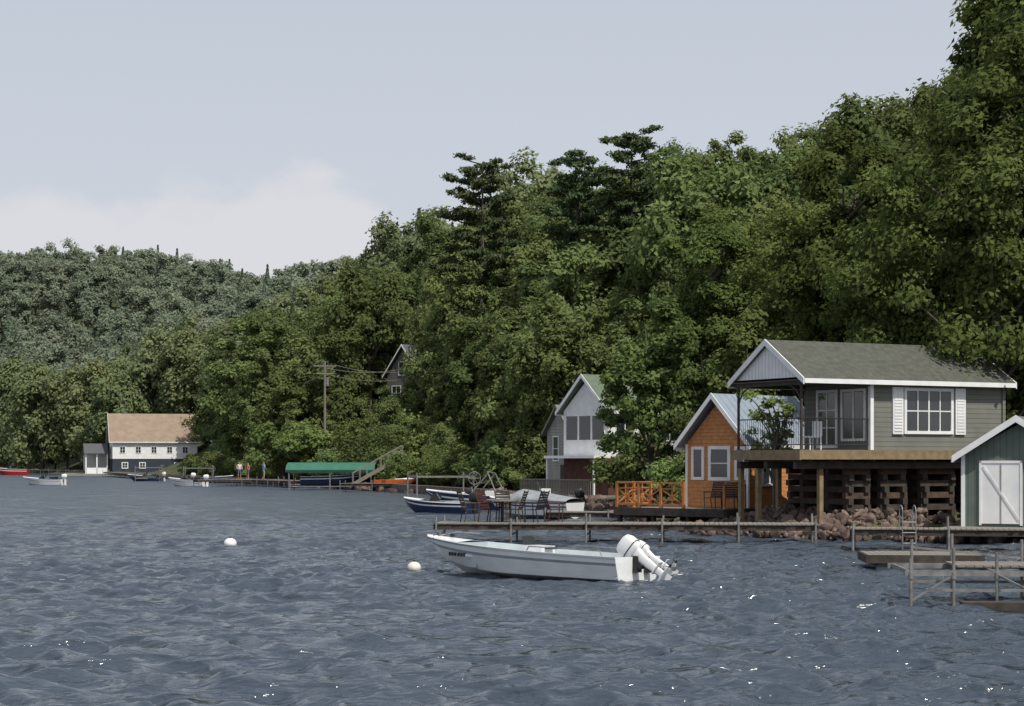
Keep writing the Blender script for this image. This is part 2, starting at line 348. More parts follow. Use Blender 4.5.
forest=empty('forest_trees')
cand=[]
def region(y0,y1,sp,tmin):
    yy=np.arange(y0,y1,sp)
    for i,y in enumerate(yy):
        for x in np.arange(-.42*y-10,.42*y+10,sp):
            cand.append((x+RNG.uniform(-.42,.42)*sp+(i%2)*sp/2,y+RNG.uniform(-.42,.42)*sp))
region(66,180,5.2,9);region(180,320,6.5,3);region(320,560,9.0,3);region(560,950,12,3)
cand=np.array(cand);tt=tdist(cand[:,0],cand[:,1]);hh=hgt(cand[:,0],cand[:,1])
order=np.argsort(cand[:,1]);binsmax=np.full(400,-1.0);cnt=0
for i in order:
    x,y=cand[i];t=tt[i];h=hh[i];az=x/y
    tm=9.5 if y<132 else 4
    if y<78 and az<.204: tm=11
    if t<tm or t>330: continue
    s=RNG.uniform(.64,1.1)
    if y>420: s=RNG.uniform(.75,1.05)
    if -.24<az<-.153 and y<345: continue
    if -.122<az<-.033 and y<209:   # open terraces below the hillside cottage
        s=min(s,(2.6+RNG.uniform(.024,.034)*y-h)/18)
        if s<.14: continue
    if math.hypot(x+10.5,y-212)<8: continue
    if -.077<az<-.045 and y<212: s=min(s,(2.6+.038*y-h)/18)
    if s<.14: continue
    if y<125:
        if .08<az<.185: s*=.82
        elif .185<=az<.224: s*=.68
        if az>.24: s*=1.15
    if y<160 and t<16 and az<.08: s*=.8
    elev=(h+17*s-2.6)/y
    b=int(np.clip((az+.5)*400,0,399));w=max(1,int(4.5*s/y*400))
    lo,hi=max(0,b-w),min(400,b+w+1)
    if elev<binsmax[lo:hi].min()-.012: continue
    seg=binsmax[max(0,b-w//2):min(400,b+w//2+1)];np.maximum(seg,elev-2.0*s/y*1.0,out=seg)
    u=RNG.uniform()
    if y<125: me=NEAR[RNG.integers(4)]
    elif y<270: me=MID[RNG.integers(5)] if (u>.05 or az>.06) else SPM[0]
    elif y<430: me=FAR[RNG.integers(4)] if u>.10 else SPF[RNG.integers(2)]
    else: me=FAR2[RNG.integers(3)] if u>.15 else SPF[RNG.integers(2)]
    place(me,'tree_%d'%cnt,x,y,s,z=h-.3,parent=forest,sz=s*RNG.uniform(.88,1.15));cnt+=1
print('forest trees',cnt)
place(PN[0],'pine_tree',-3.0,182,1.0,z=9.8,rz=1)
place(PN[1],'pine_tree',5.6,165,.95,z=9.0,rz=2)
place(PN[0],'pine_tree',10.2,160,.95,z=9.8,rz=4)
for x,y,s in [(-72,352,1.25),(-92,372,1.3),(-58,348,1.15),(-108,420,1.5),(-82,366,1.3)]:
    place(WIL[int(s*100)%2],'willow_tree',x,y,s)
for x,y,s in [(-34,243,1.15),(-29.5,226,1.0),(-38,262,1.15)]:
    place(MID[int(-x)%5],'maple_tree',x,y,s)
for i,(x,y) in enumerate([(-13.2,203),(-11.0,203.5),(-9.0,203),(-7.0,202),(-4.8,201)]):
    h=float(hgt([x],[y])[0]);place(MID[i],'maple_tree',x,y,(2.6+(.041+.004*(i%2))*y-h)/18)
place(NEAR[1],'oak_tree',25.4,86,1.15);place(NEAR[3],'oak_tree',19.5,84,.72);place(NEAR[0],'oak_tree',27,84,1.2)
place(NEAR[2],'maple_tree',20.3,73,.42);place(NEAR[0],'maple_tree',22.6,72,.5);place(NEAR[3],'maple_tree',17.5,77,.5)
young=broadleaf('young_ash',120,H=9.2,R=2.5,cb=.08,ncl=60,nl=15000,ls=.22,leafm=LEAF_BUSH,crange=(.15,.28))
place(young,'ash_tree',6.4,88,1.12,rz=.4)
place(young,'ash_tree',8.6,86,.95,rz=2.4);place(young,'ash_tree',10.2,84,1.0,rz=4.4)
sparse=broadleaf('sparse_young_tree',121,H=5.4,R=1.5,cb=.3,ncl=20,nl=1500,ls=.15,leafm=LEAF_BUSH,crange=(.14,.25),trunk=1.2)
place(sparse,'birch_tree',9.65,69.9,1.0,rz=.4)
shr=empty('shoreline_shrubs')
k=0
for yb in np.arange(128,262,1.7):
    xsn=np.interp(yb,SH[3:16,1],SH[3:16,0])
    for j in range(3):
        x=xsn+RNG.uniform(2.0,8);y=yb+RNG.uniform(-1,1)
        if -.01<x/y<.057 and y<130: continue
        place(BUSH[RNG.integers(2)],'shrub_%d'%k,x,y,RNG.uniform(.5,1.25),parent=shr);k+=1
for x,y,s in [(12.5,74,1),(14,75,1.3),(16,75,1.2),(18,74,1.2),(20,72,1.3),(22,68,1.2),(19.3,66,1),(9.5,80,1.3),(8,78,.8),(7.6,82,1.1),(7,96,1.4),(6,99,1.2),(1.2,132,1.6),(-1,136,1.6),(11,78,1.5),(13,79,1.5),(24,66,1.3),(21,64.5,.9),(-8,176,2.2),(-11,186,2.4),(-14,190,2.2),(-17,196,2.2),(-20.3,196,2.2),(-18.5,196,2.0),(-22,198,2.3),(-24,199,2.4),(-6,170,2.0),(-52,325,2.5),(-50,318,2.2),(-48,312,2.4)]:
    place(BUSH[int(abs(x)*3)%2],'shrub_%d'%k,x,y,s,parent=shr);k+=1
Hd=Tree(5);r=Hd.rng;n=20000
P=np.stack([r.uniform(0,9,n),r.uniform(0,2,n),r.uniform(0,3.6,n)],1)
f=r.integers(0,3,n);P[f==0,1]=r.normal(0,.08,(f==0).sum());P[f==1,2]=3.6+r.normal(0,.12,(f==1).sum());P[f==2,1]=2
Dn=np.where(f[:,None]==0,[[0,-1,.2]],np.where(f[:,None]==1,[[0,0,1]],[[0,1,0]]))
Hd.wood([(4,1,0),(4,1,3)],[.1,.05]);Hd.leaves(P,Dn+r.normal(size=P.shape)*.5,.26,r.uniform(0,1,n))
place(Hd.mesh('hedge',LEAF_MID),'hedge',-15.5,172,1,rz=-.25,z=.9)

# ------------------------------------------------------------ house helpers
def gable_roof(b,x0,x1,y0,y1,ze,zr,m,th=.14,fascia=None):
    ym=(y0+y1)/2
    for ya in (y0,y1):
        b.prism([(x0,ya,ze),(x0,ym,zr),(x0,ym,zr-th),(x0,ya,ze-th)],(x1-x0,0,0),m)
    if fascia:
        f=.2
        for xa,dx in ((x0-.04,.04),(x1,.04)):
            for ya in (y0,y1):
                b.prism([(xa,ya,ze+.02),(xa,ym,zr+.02),(xa,ym,zr-f),(xa,ya,ze-f)],(dx,0,0),fascia)
        b.box(x0,x1,y0-.03,y0,ze-f*.8,ze-.0,fascia);b.box(x0,x1,y1,y1+.03,ze-f,ze-.0,fascia)
def window(b,face,c0,c1,z0,z1,pos,out,frame=WHITE,mull=1,tran=1,fw=.09):
    def bx(a0,a1,za,zb,d0,d1,m):
        lo,hi=sorted((pos+out*d0,pos+out*d1))
        if face=='x': b.box(lo,hi,a0,a1,za,zb,m)
        else: b.box(a0,a1,lo,hi,za,zb,m)
    bx(c0+.02,c1-.02,z0+.02,z1-.02,-.02,.015,GLASS)
    bx(c0-fw,c0,z0-fw,z1+fw,-.02,.05,frame);bx(c1,c1+fw,z0-fw,z1+fw,-.02,.05,frame)
    bx(c0,c1,z1,z1+fw,-.02,.052,frame);bx(c0,c1,z0-fw,z0,-.02,.065,frame)
    for i in range(1,mull+1):
        c=c0+(c1-c0)*i/(mull+1);bx(c-.03,c+.03,z0,z1,-.02,.035,frame)
    for i in range(1,tran+1):
        c=z0+(z1-z0)*i/(tran+1);bx(c0,c1,c-.02,c+.02,-.02,.03,frame)
def gwall(b,x0,x1,y0,y1,z0,ze,zr,m):
    ym=(y0+y1)/2
    b.prism([(x0,y0,z0),(x0,y1,z0),(x0,y1,ze),(x0,ym,zr),(x0,y0,ze)],(x1-x0,0,0),m)

# ------------------------------------------------------------ grey boathouse
SID_G=mat('grey_siding',(.17,.172,.15),.75,(.14,.142,.122),1.5,siding=(2,.17))
ROOF_G=mat('grey_green_shingles',(.095,.098,.080),.9,(.058,.062,.05),5,bump=.5,bscale=14)
gh=empty('grey_boathouse',(9.85,64,0),radians(28))
b=B();gwall(b,3.1,9.1,.35,4.15,2.95,5.30,6.52,SID_G);b.obj('walls',gh)
b=B();gable_roof(b,0,9.4,0,4.5,5.36,6.78,ROOF_G,fascia=WHITE);b.obj('roof',gh)
b=B();b.prism([(.12,.3,5.42),(.12,4.2,5.42),(.12,2.25,6.6)],(.08,0,0),mat('white_boards',(.78,.78,.78),.6,(.7,.7,.72),2,siding=(1,.2)))
b.box(.02,3.1,.3,4.2,5.3,5.34,mat('soffit',(.12,.09,.07),.8))
b.box(.08,.2,.3,4.2,5.16,5.299,WOODD);b.box(.2,3.1,.3,.42,5.16,5.299,WOODD);b.box(.2,3.1,4.08,4.2,5.16,5.299,WOODD)
b.obj('porch_gable',gh)
b=B();window(b,'y',4.65,6.65,3.62,5.02,.35,-1,mull=1,tran=1,fw=.11)
for c in (5.15,6.15): b.box(c-.02,c+.02,.31,.34,3.62,5.02,WHITE)
for a0 in (4.02,6.84):
    b.box(a0,a0+.46,.28,.348,3.5,5.14,WHITE)
    for kk in range(14): b.box(a0+.06,a0+.40,.262,.279,3.6+kk*.108,3.66+kk*.108,WHITE)
window(b,'x',.7,1.9,3.35,5.0,3.1,-1,mull=1,tran=0);b.obj('windows',gh)
b=B();window(b,'x',2.3,3.3,3.12,5.0,3.1,-1,mull=1,tran=2,fw=.1);b.obj('porch_door',gh)
b=B()
b.box(3.03,3.17,.28,.42,2.95,5.3,WHITE);b.box(9.03,9.16,.28,.42,2.95,5.3,SID_G)
b.obj('corner_boards',gh)
b=B()
b.box(-.1,9.2,.1,4.0,2.80,2.945,WOODG);b.box(-.15,9.25,-.02,.095,2.62,2.93,WOODY);b.box(-.21,-.155,-.02,4.05,2.60,2.93,WOODY)
for x in np.arange(.3,9,.9): b.box(x,x+.1,.12,3.95,2.55,2.795,WOODD)
for y in (.3,2.0,3.6): b.box(-.1,9.1,y,y+.2,2.3,2.545,WOODD)
b.obj('deck_frame',gh)
b=B()
for x,y in ((.05,2.75),(.9,.35),(.05,3.8),(1.6,3.7)): b.box(x,x+.16,y,y+.16,-.4,2.3,WOODY)
b.obj('support_posts',gh)
b=B()
for x,y in ((.08,.3),(.08,4.0)): b.tube((x+.06,y+.06,2.95),(x+.06,y+.06,5.2),.05,WOODD)
for y0,s in ((.36,1),(4.06,-1)):
    pts=[(.14,y0+s*(.75*(1-cos(a))),4.35+.8*sin(a)) for a in np.linspace(0,pi/2,7)];b.path(pts,.025,WOODD)
pts=[(.14+.75*(1-cos(a)),.36,4.35+.8*sin(a)) for a in np.linspace(0,pi/2,7)];b.path(pts,.025,WOODD)
b.obj('porch_posts',gh)
b=B()
for z in (3.12,4.02): b.path([(.12,.36,z),(.12,3.95,z)],.022,DARK);b.path([(.12,.36,z),(3.0,.36,z)],.022,DARK)
for y in np.arange(.5,3.95,.13): b.tube((.12,y,3.12),(.12,y,4.02),.009,DARK,5)
for x in np.arange(.25,3.0,.13): b.tube((x,.36,3.12),(x,.36,4.02),.009,DARK,5)
b.obj('railing',gh)
b=B()
for cx,wd in ((2.2,1.0),(3.7,1.1),(5.5,1.5),(7.6,1.3)):
    for kk in range(11):
        z=.0+kk*.21
        if kk%2==0:
            for y in (.55,1.6,3.0,3.8): b.box(cx+RNG.uniform(-.05,.02),cx+wd+RNG.uniform(0,.08),y,y+.2,z,z+.205,WOODR if kk%4 else WOODD)
        else:
            for x in (cx+.05,cx+wd-.25): b.box(x,x+.2,.45+RNG.uniform(-.08,.05),4.0,z,z+.205,WOODD)
b.obj('timber_cribs',gh)
STONE=mat('stone_wall',(.17,.135,.12),.9,(.08,.06,.05),2.2,bump=.9,bscale=4)
b=B();b.box(3.2,9.3,4.05,4.4,-.3,2.5,WOODD);b.obj('back_wall',gh)
b=B()
b.box(1.2,1.7,1.3,1.8,3.38,3.43,WHITE);b.box(1.68,1.73,1.3,1.8,3.43,3.95,WHITE)
for x in (1.22,1.68):
    for y in (1.32,1.76): b.box(x,x+.04,y,y+.04,2.95,3.38,WHITE)
b.obj('porch_chair',gh)

# ------------------------------------------------------------ orange cottage
SHK=mat('orange_shingles',(.56,.26,.10),.8,(.43,.175,.062),6,siding=(2,.14))
ROOF_B=mat('blue_metal_roof',(.36,.42,.50),.45,(.30,.36,.44),3,siding=(0,.4),metal=.3)
oc=empty('orange_cottage',(8.82,71,0),radians(45))
b=B();gwall(b,0,4.6,.0,2.95,.8,3.25,4.75,SHK);b.obj('walls',oc)
b=B();gable_roof(b,-.35,4.9,-.35,3.3,3.18,5.12,ROOF_B,th=.1,fascia=WHITE);b.obj('roof',oc)
b=B();window(b,'x',.95,1.75,1.95,3.0,0,-1,mull=0,tran=1,fw=.13);window(b,'x',.2,.5,1.95,3.0,0,-1,mull=0,tran=0,fw=.11);window(b,'x',2.2,2.6,1.95,3.0,0,-1,mull=0,tran=0,fw=.11)
window(b,'y',.9,1.7,1.7,2.6,0,-1,mull=1,tran=0);b.obj('windows',oc)
b=B();b.box(-.04,.06,-.04,.06,.8,3.2,WHITE);b.box(-.04,.06,2.9,3.0,.8,3.2,WHITE);b.obj('corner_boards',oc)
b=B();b.box(-2.0,4.6,-.5,4.9,.62,.78,WOODG)
b.box(-2.06,-2.005,-.5,4.9,.5,.8,WOODD);b.box(-2.0,0,-.56,-.505,.5,.8,WOODD)
for x in (-1.9,-.2,2.2,4.3):
    for y in (-.4,1.3,3.0,4.7): b.box(x,x+.15,y,y+.15,-.8,.62,WOODD)
b.obj('deck',oc)
b=B()
ptsr=[(-1.95,1.5),(-1.95,2.6),(-1.95,3.7),(-1.95,4.8),(-1.0,4.8),(0,4.8)]
for i,(x,y) in enumerate(ptsr):
    b.box(x-.05,x+.05,y-.05,y+.05,.78,1.78,ORANGE_W)
    if i<len(ptsr)-1:
        x2,y2=ptsr[i+1]
        b.bar((x,y,1.74),(x2,y2,1.74),.1,.06,ORANGE_W);b.bar((x,y,.92),(x2,y2,.92),.06,.07,ORANGE_W);b.bar((x,y,1.52),(x2,y2,1.52),.05,.05,ORANGE_W)
        b.bar((x,y,.92),(x2,y2,1.52),.04,.05,ORANGE_W);b.bar((x,y,1.52),(x2,y2,.92),.035,.05,ORANGE_W)
        b.bar(((x+x2)/2,(y+y2)/2,.92),((x+x2)/2,(y+y2)/2,1.7),.04,.04,ORANGE_W)
for x in (-1.9,-.7): b.box(x,x+.08,-.4,-.32,.78,1.7,ORANGE_W)
b.bar((-1.9,-.36,1.68),(-.7,-.36,1.68),.08,.06,ORANGE_W)
b.obj('deck_railing',oc)

# ------------------------------------------------------------ chairs
def chair(loc,rz,m,name='patio_chair'):
    b=B()
    for y in (-.25,.25):
        b.tube((.22,y,0),(.25,y,.62),.018,m,6);b.tube((-.25,y,0),(-.16,y,.42),.018,m,6)
        b.tube((.28,y,.62),(-.24,y,.62),.02,m,6);b.tube((-.16,y,.40),(-.38,y,1.02),.018,m,6)
    for k in range(6): b.box(-.2+.075*k,-.14+.075*k,-.25,.25,.40,.42,m)
    for k in range(7):
        f=k/6.5;b.bar((-.18-.2*f,-.24,.46+.54*f),(-.18-.2*f,.24,.46+.54*f),.012,.065,m)
    return b.obj(name,None,loc,(0,0,rz))
RED_D=mat('dark_red_sling',(.07,.025,.02),.8);BRN=mat('brown_sling',(.06,.045,.035),.8);NAVY=mat('navy_sling',(.02,.022,.03),.8)
LG=mat('light_cloth',(.5,.5,.52),.8)
for x,y,rz,m in [(-1.35,60.9,.3,BRN),(-.75,61.4,-.6,RED_D),(.1,61.0,2.9,BRN),(.75,60.9,2.6,NAVY),(1.35,61.3,.2,RED_D),(-.2,61.6,-1.2,BRN)]:
    chair((x,y,.6),rz,m)
chair((7.55,71.2,.78),-2.3,NAVY);chair((8.1,70.7,.78),-2.0,NAVY)
b=B();b.tube((0,0,.68),(0,0,.72),.5,WOODG,20);b.tube((0,0,0),(0,0,.68),.035,DARK);b.tube((0,0,0),(0,0,.03),.25,DARK,12);b.obj('patio_table',None,(-.3,61.1,.6))

# ------------------------------------------------------------ docks
def dock(name,p,q,w,z,post=2.2,ph=.35,m=WOODG):
    p=Vector(p);q=Vector(q);L=(q-p).length;a=math.atan2(q.y-p.y,q.x-p.x)
    e=empty(name,(p.x,p.y,0),a)
    b=B();x=0
    while x<L-.02:
        b.box(x,min(L,x+.135),-w/2+RNG.uniform(-.02,.02),w/2,z-.03,z+RNG.uniform(0,.008),m);x+=.15
    b.box(0,L,-w/2+.05,-w/2+.1,z-.2,z-.035,WOODD);b.box(0,L,w/2-.1,w/2-.05,z-.2,z-.035,WOODD);b.obj('planks',e)
    b=B();n=max(1,int(L/post))
    for i in range(n+1):
        x=.1+(L-.2)*i/n
        for y in (-w/2-.04,w/2+.04): b.tube((x,y,-1.5),(x,y,z+ph*RNG.uniform(.1,1)),.035,ALU)
        b.tube((x,-w/2,z-.35),(x,w/2,z-.35),.025,ALU)
    b.obj('posts',e);return e
dock('dock',(-2.4,61.0),(9.6,59.8),1.9,.6)
dock('dock',(9.9,55.6),(18,53.9),1.3,.62)
dock('dock',(1.5,76),(6.6,74),1.5,.55)
dock('dock',(-3.5,101),(2.8,104.5),1.5,.6)
dock('dock',(-14,156),(-8.5,155),1.6,.7)
dock('dock',(-30,198),(-20,178.5),1.6,.65,3)
dock('dock',(-64,302),(-46,246),2.0,.7,4)
dock('dock',(-100,365),(-70,322),2.0,.8,4)
dock('dock',(-42,225),(-35,228),1.6,.7,3)
dock('dock',(-31,186),(-23,190),1.6,.65,3)
def lift(x,y,rz,w=3.2,d=2.6,h=1.9):
    b=B()
    for a in (0,w):
        for c in (0,d): b.tube((a,c,-1.5),(a,c,h),.05,ALU)
        b.bar((a,0,h*.9),(a,d,h*.9),.06,.1,ALU);b.bar((a,0,.3),(a,d,.3),.06,.1,ALU)
    for c in (0,d): b.bar((0,c,.35),(w,c,.35),.08,.1,WOODG);b.bar((0,c,h*.88),(w,c,h*.88),.05,.08,ALU)
    rim=[(w+.35*cos(a),-.13,h-.3+.35*sin(a)) for a in np.linspace(0,2*pi,17)];b.path(rim,.02,ALU,5)
    for a in (0,pi/3,2*pi/3): b.tube((w-.35*cos(a),-.13,h-.3-.35*sin(a)),(w+.35*cos(a),-.13,h-.3+.35*sin(a)),.015,ALU,5)
    b.obj('boat_lift',None,(x,y,0),(0,0,rz))
lift(-46,232,.2);lift(-37,214,.1);lift(-5.2,104,.25)
b=B()
for x in (0,.38):
    pts=[(x,-.35,-.6),(x,-.35,.5)]+[(x,-.35+.22*(1-cos(a)),.5+.18*sin(a)) for a in np.linspace(.3,pi,7)]+[(x,.09,.0)]
    b.path(pts,.02,ALU)
for z in (-.4,-.1,.2): b.tube((0,-.35,z),(.38,-.35,z),.02,ALU)
b.obj('swim_ladder',None,(11.15,54.6,.62))
b=B()
for i in range(18): b.box(i*.15,i*.15+.135,0,2.0,.30,.34,WOODG)
b.box(-.02,2.72,-.05,0,.14,.335,WOODD);b.box(-.06,-.02,-.05,2.0,.14,.335,WOODD);b.box(-.0,2.7,.02,1.98,.16,.295,WOODD)
for x in (.35,1.35,2.35): b.tube((x,.0,.02),(x,1.95,.02),.17,mat('float',(.05,.06,.07),.5),12)
b.obj('swim_raft',None,(8.5,45.3,0),(0,0,-.08))
fd=empty('pipe_frame_dock',(7.05,33.6,0),radians(-4))
b=B()
for x,y,h in [(0,0,.85),(.75,0,1.05),(1.5,0,.95),(2.4,-.9,1.05),(3.6,0,.9),(.35,2.4,1.1),(1.1,2.4,1.2),(2.4,2.4,1.1),(4,2.4,1.1),(5,0,1)]:
    b.tube((x,y,-1.5),(x,y,h),.03,ALU,10);b.tube((x,y,.5),(x,y,.62),.05,ALU,10)
for y in (0,2.4):
    b.bar((-.1,y,.6),(6,y,.6),.05,.10,ALU);b.bar((.3,y,.3),(6,y,.3),.04,.05,ALU)
for x in (0,1.5,3,4.5): b.bar((x,0,.6),(x,2.4,.6),.05,.08,ALU)
b.bar((.35,2.4,.95),(2.4,2.4,.75),.04,.04,ALU)
b.bar((.0,0,.1),(.75,0,.58),.035,.035,ALU);b.bar((1.5,0,.58),(2.4,-.9,.1),.035,.035,ALU)
b.obj('frame',fd)
b=B()
for i in range(30):
    if 5<i: b.box(i*.16,i*.16+.145,.9,2.35,.655,.69,WOODG)
b.box(.75,5.5,-1.0,-.6,.02,.16,WOODD);b.obj('planks',fd)

# ------------------------------------------------------------ shed right
SID_GR=mat('green_siding',(.13,.165,.14),.8,(.105,.135,.115),2,siding=(1,.2))
sh=empty('green_shed',(17.5,58.6,0),radians(65))
b=B();gwall(b,0,4.5,.15,3.55,.5,2.78,3.72,SID_GR);b.obj('walls',sh)
b=B();gable_roof(b,-.3,4.8,-.1,3.85,2.72,3.98,mat('shed_roof',(.14,.145,.14),.9,(.10,.10,.10),5),th=.1,fascia=WHITE);b.obj('roof',sh)
b=B();b.box(-.05,-.0,1.78,2.98,.6,2.5,WHITE)
for y in (1.72,2.98): b.box(-.07,0,y,y+.07,.55,2.57,WHITE)
b.box(-.07,0,1.72,3.05,2.5,2.58,WHITE)
b.bar((-.06,1.82,.7),(-.06,2.94,2.4),.02,.07,mat('door_brace',(.7,.7,.7),.6));b.box(-.065,-.05,2.36,2.4,.6,2.5,mat('door_gap',(.3,.3,.3),.8));b.obj('door',sh)
b=B();b.box(-.04,.06,3.5,3.62,.5,2.75,WHITE);b.box(-1.5,4.5,0,4.0,.35,.5,WOODG);b.obj('base_and_trim',sh)

# ------------------------------------------------------------ mid white boathouse
mh=empty('white_boathouse',(5.6,108,0),radians(40))
ROOF_GR=mat('green_roof',(.13,.17,.12),.85,(.10,.13,.09),3)
b=B();gwall(b,0,6,.2,4.0,.6,2.8,2.8,mat('redbrown_base',(.11,.045,.035),.85,(.07,.03,.025),3));gwall(b,-.01,6,.2,4.0,2.8,5.45,7.1,WHITE);b.obj('walls',mh)
b=B();gable_roof(b,-.35,6.3,-.15,4.35,5.4,7.55,ROOF_GR,fascia=WHITE);b.obj('roof',mh)
b=B()
for i in range(3): window(b,'x',.5+1.12*i,1.5+1.12*i,3.75,5.15,-.01,-1,mull=0,tran=0,fw=.06)
for i in range(3): window(b,'y',.6+1.8*i,2.0+1.8*i,3.75,5.15,.2,-1,mull=1,tran=0,fw=.06)
b.obj('windows',mh)
b=B();b.box(-1.3,0,0,4.3,2.7,2.85,WHITE)
b.box(-2.5,6,-1,5,.45,.58,WOODG)
for y in np.arange(-1,5.1,.14): b.box(-2.45,-2.41,y,y+.07,.58,1.45,WOODG)
b.box(-2.47,-2.38,-1,5,1.45,1.52,WOODG)
for x in (-2.3,0,3):
    for y in (-.8,2,4.6): b.box(x,x+.15,y,y+.15,-1,.45,WOODD)
b.box(-1.2,-1.1,.1,.2,.58,2.7,WHITE);b.box(-1.2,-1.1,4.1,4.2,.58,2.7,WHITE)
b.obj('deck',mh)
wh=empty('weathered_boathouse',(3.9,122,0),radians(22))
SID_W=mat('weathered_siding',(.33,.32,.29),.85,(.25,.24,.22),1.5,siding=(2,.2))
b=B();gwall(b,0,7,.2,4.2,.3,4.45,5.85,SID_W);b.obj('walls',wh)
b=B();gable_roof(b,-.25,7.3,-.1,4.5,4.4,6.2,mat('brown_shingles',(.21,.19,.165),.9,(.15,.135,.115),3,bump=.4),fascia=WOODG);b.obj('roof',wh)
b=B();window(b,'x',2.3,3.1,2.6,4.1,0,-1,mull=0,tran=1);b.box(-.05,0,1.0,1.9,.4,2.3,WOODD)
window(b,'y',1.5,2.3,2.6,3.6,.2,-1);window(b,'y',3.8,4.6,2.6,3.6,.2,-1);b.obj('windows_and_door',wh)
b=B();b.box(-2,7,-.6,4.6,.15,.29,WOODG)
for y in (-.5,2,4.3): b.box(-1.9,-1.75,y,y+.15,-1,.15,WOODD)
b.obj('landing',wh)

# ------------------------------------------------------------ far white boathouse
fh=empty('lakeside_clubhouse',(-66.8,318,0),radians(15))
NAVYP=mat('navy_paint',(.035,.045,.065),.7);TAN=mat('tan_shingles',(.29,.22,.165),.9,(.23,.17,.125),1.0)
b=B();gwall(b,0,14,.3,9.7,.3,2.8,2.8,NAVYP);gwall(b,-.02,14.02,.25,9.75,2.8,5.7,10.0,WHITE);b.obj('walls',fh)
b=B();gable_roof(b,-.6,14.6,-.15,10.15,5.65,10.5,TAN,th=.25,fascia=WHITE);b.obj('roof',fh)
b=B()
for i in range(5): window(b,'y',1.2+2.6*i,2.0+2.6*i,3.8,4.8,.25,-1,fw=.10)
for i in (0,1,3): window(b,'y',1.6+2.9*i,2.4+2.9*i,1.3,2.1,.3,-1,fw=.14)
window(b,'x',3.8,6.2,5.6,7.2,-.02,-1,fw=.14);window(b,'x',1.5,3.2,3.5,4.9,-.02,-1,fw=.12);window(b,'x',6.8,8.5,3.5,4.9,-.02,-1,fw=.12)
b.box(11.8,13.4,.22,.29,.4,2.7,WHITE);b.obj('windows',fh)
b=B();SLT=mat('slate_roof',(.10,.10,.11),.8)
b.prism([(-4.6,1.8,3.7),(-4.6,10,3.7),(-4.6,6,5.4)],(4.0,0,0),SLT)
for x in (-4.4,-2.6,-.9):
    for y in (2.2,9.6): b.box(x,x+.2,y,y+.2,.3,3.69,WHITE)
b.box(-4.3,-.7,7.0,7.2,.3,3.69,WHITE);b.box(-4.3,-.7,2.2,2.3,.3,1.3,WHITE);b.obj('veranda',fh)
b=B();b.box(-8,18,-2.5,11,-.6,.29,mat('concrete_quay',(.28,.27,.25),.9));b.obj('quay',fh)
uh=empty('hillside_cottage',(-10.2,212,9.6),radians(52))
DH=mat('dark_house_wall',(.14,.13,.12),.8,siding=(2,.25))
b=B();gwall(b,0,7,0,5,-3,2.6,5.6,DH);gwall(b,2.5,7.5,-3.5,.0,-3,1.6,3.4,DH);b.obj('walls',uh)
b=B();gable_roof(b,-.4,7.4,-.4,5.4,2.4,6.0,SLT,fascia=WHITE);gable_roof(b,2.2,7.8,-3.8,.1,1.5,3.7,SLT);b.obj('roof',uh)
b=B();window(b,'x',1.8,3.2,2.6,4.0,0,-1);window(b,'x',.8,2.0,-.2,1.3,0,-1);window(b,'x',3.0,4.2,-.2,1.3,0,-1);b.obj('windows',uh)

# ------------------------------------------------------------ utility poles & wires
def pole(x,y,z,h):
    b=B();b.tube((0,0,-2),(0,0,h),.15,WOODG,8,.1);b.bar((-1.2,0,h-.5),(1.2,0,h-.5),.1,.12,WOODG);b.bar((-.9,0,h-1.3),(.9,0,h-1.3),.1,.12,WOODG)
    for xx in (-1.1,-.4,.4,1.1): b.tube((xx,0,h-.45),(xx,0,h-.2),.05,GLASS,6)
    b.tube((.28,0,h-2.6),(.28,0,h-1.7),.2,ALU,10);b.obj('utility_pole',None,(x,y,z),(0,0,.2))
pole(-19.7,200,5,8.0);pole(-8.7,200,7,6.1)
b=B()
def wire(p,q,sag):
    p=Vector(p);q=Vector(q);pts=[p.lerp(q,t)+Vector((0,0,-4*sag*t*(1-t))) for t in np.linspace(0,1,13)];b.path(pts,.022,ALU,4)
for dx,dz in ((-1.1,0),(1.1,0),(0,-.9)):
    wire((-19.7+dx,200,12.6+dz),(-8.7+dx,200,12.6+dz),.8);wire((-26+dx,218,12.0+dz),(-19.7+dx,200,12.6+dz),.3);wire((-8.7+dx,200,12.6+dz),(6+dx,185,14+dz),.9)
b.obj('overhead_wires')

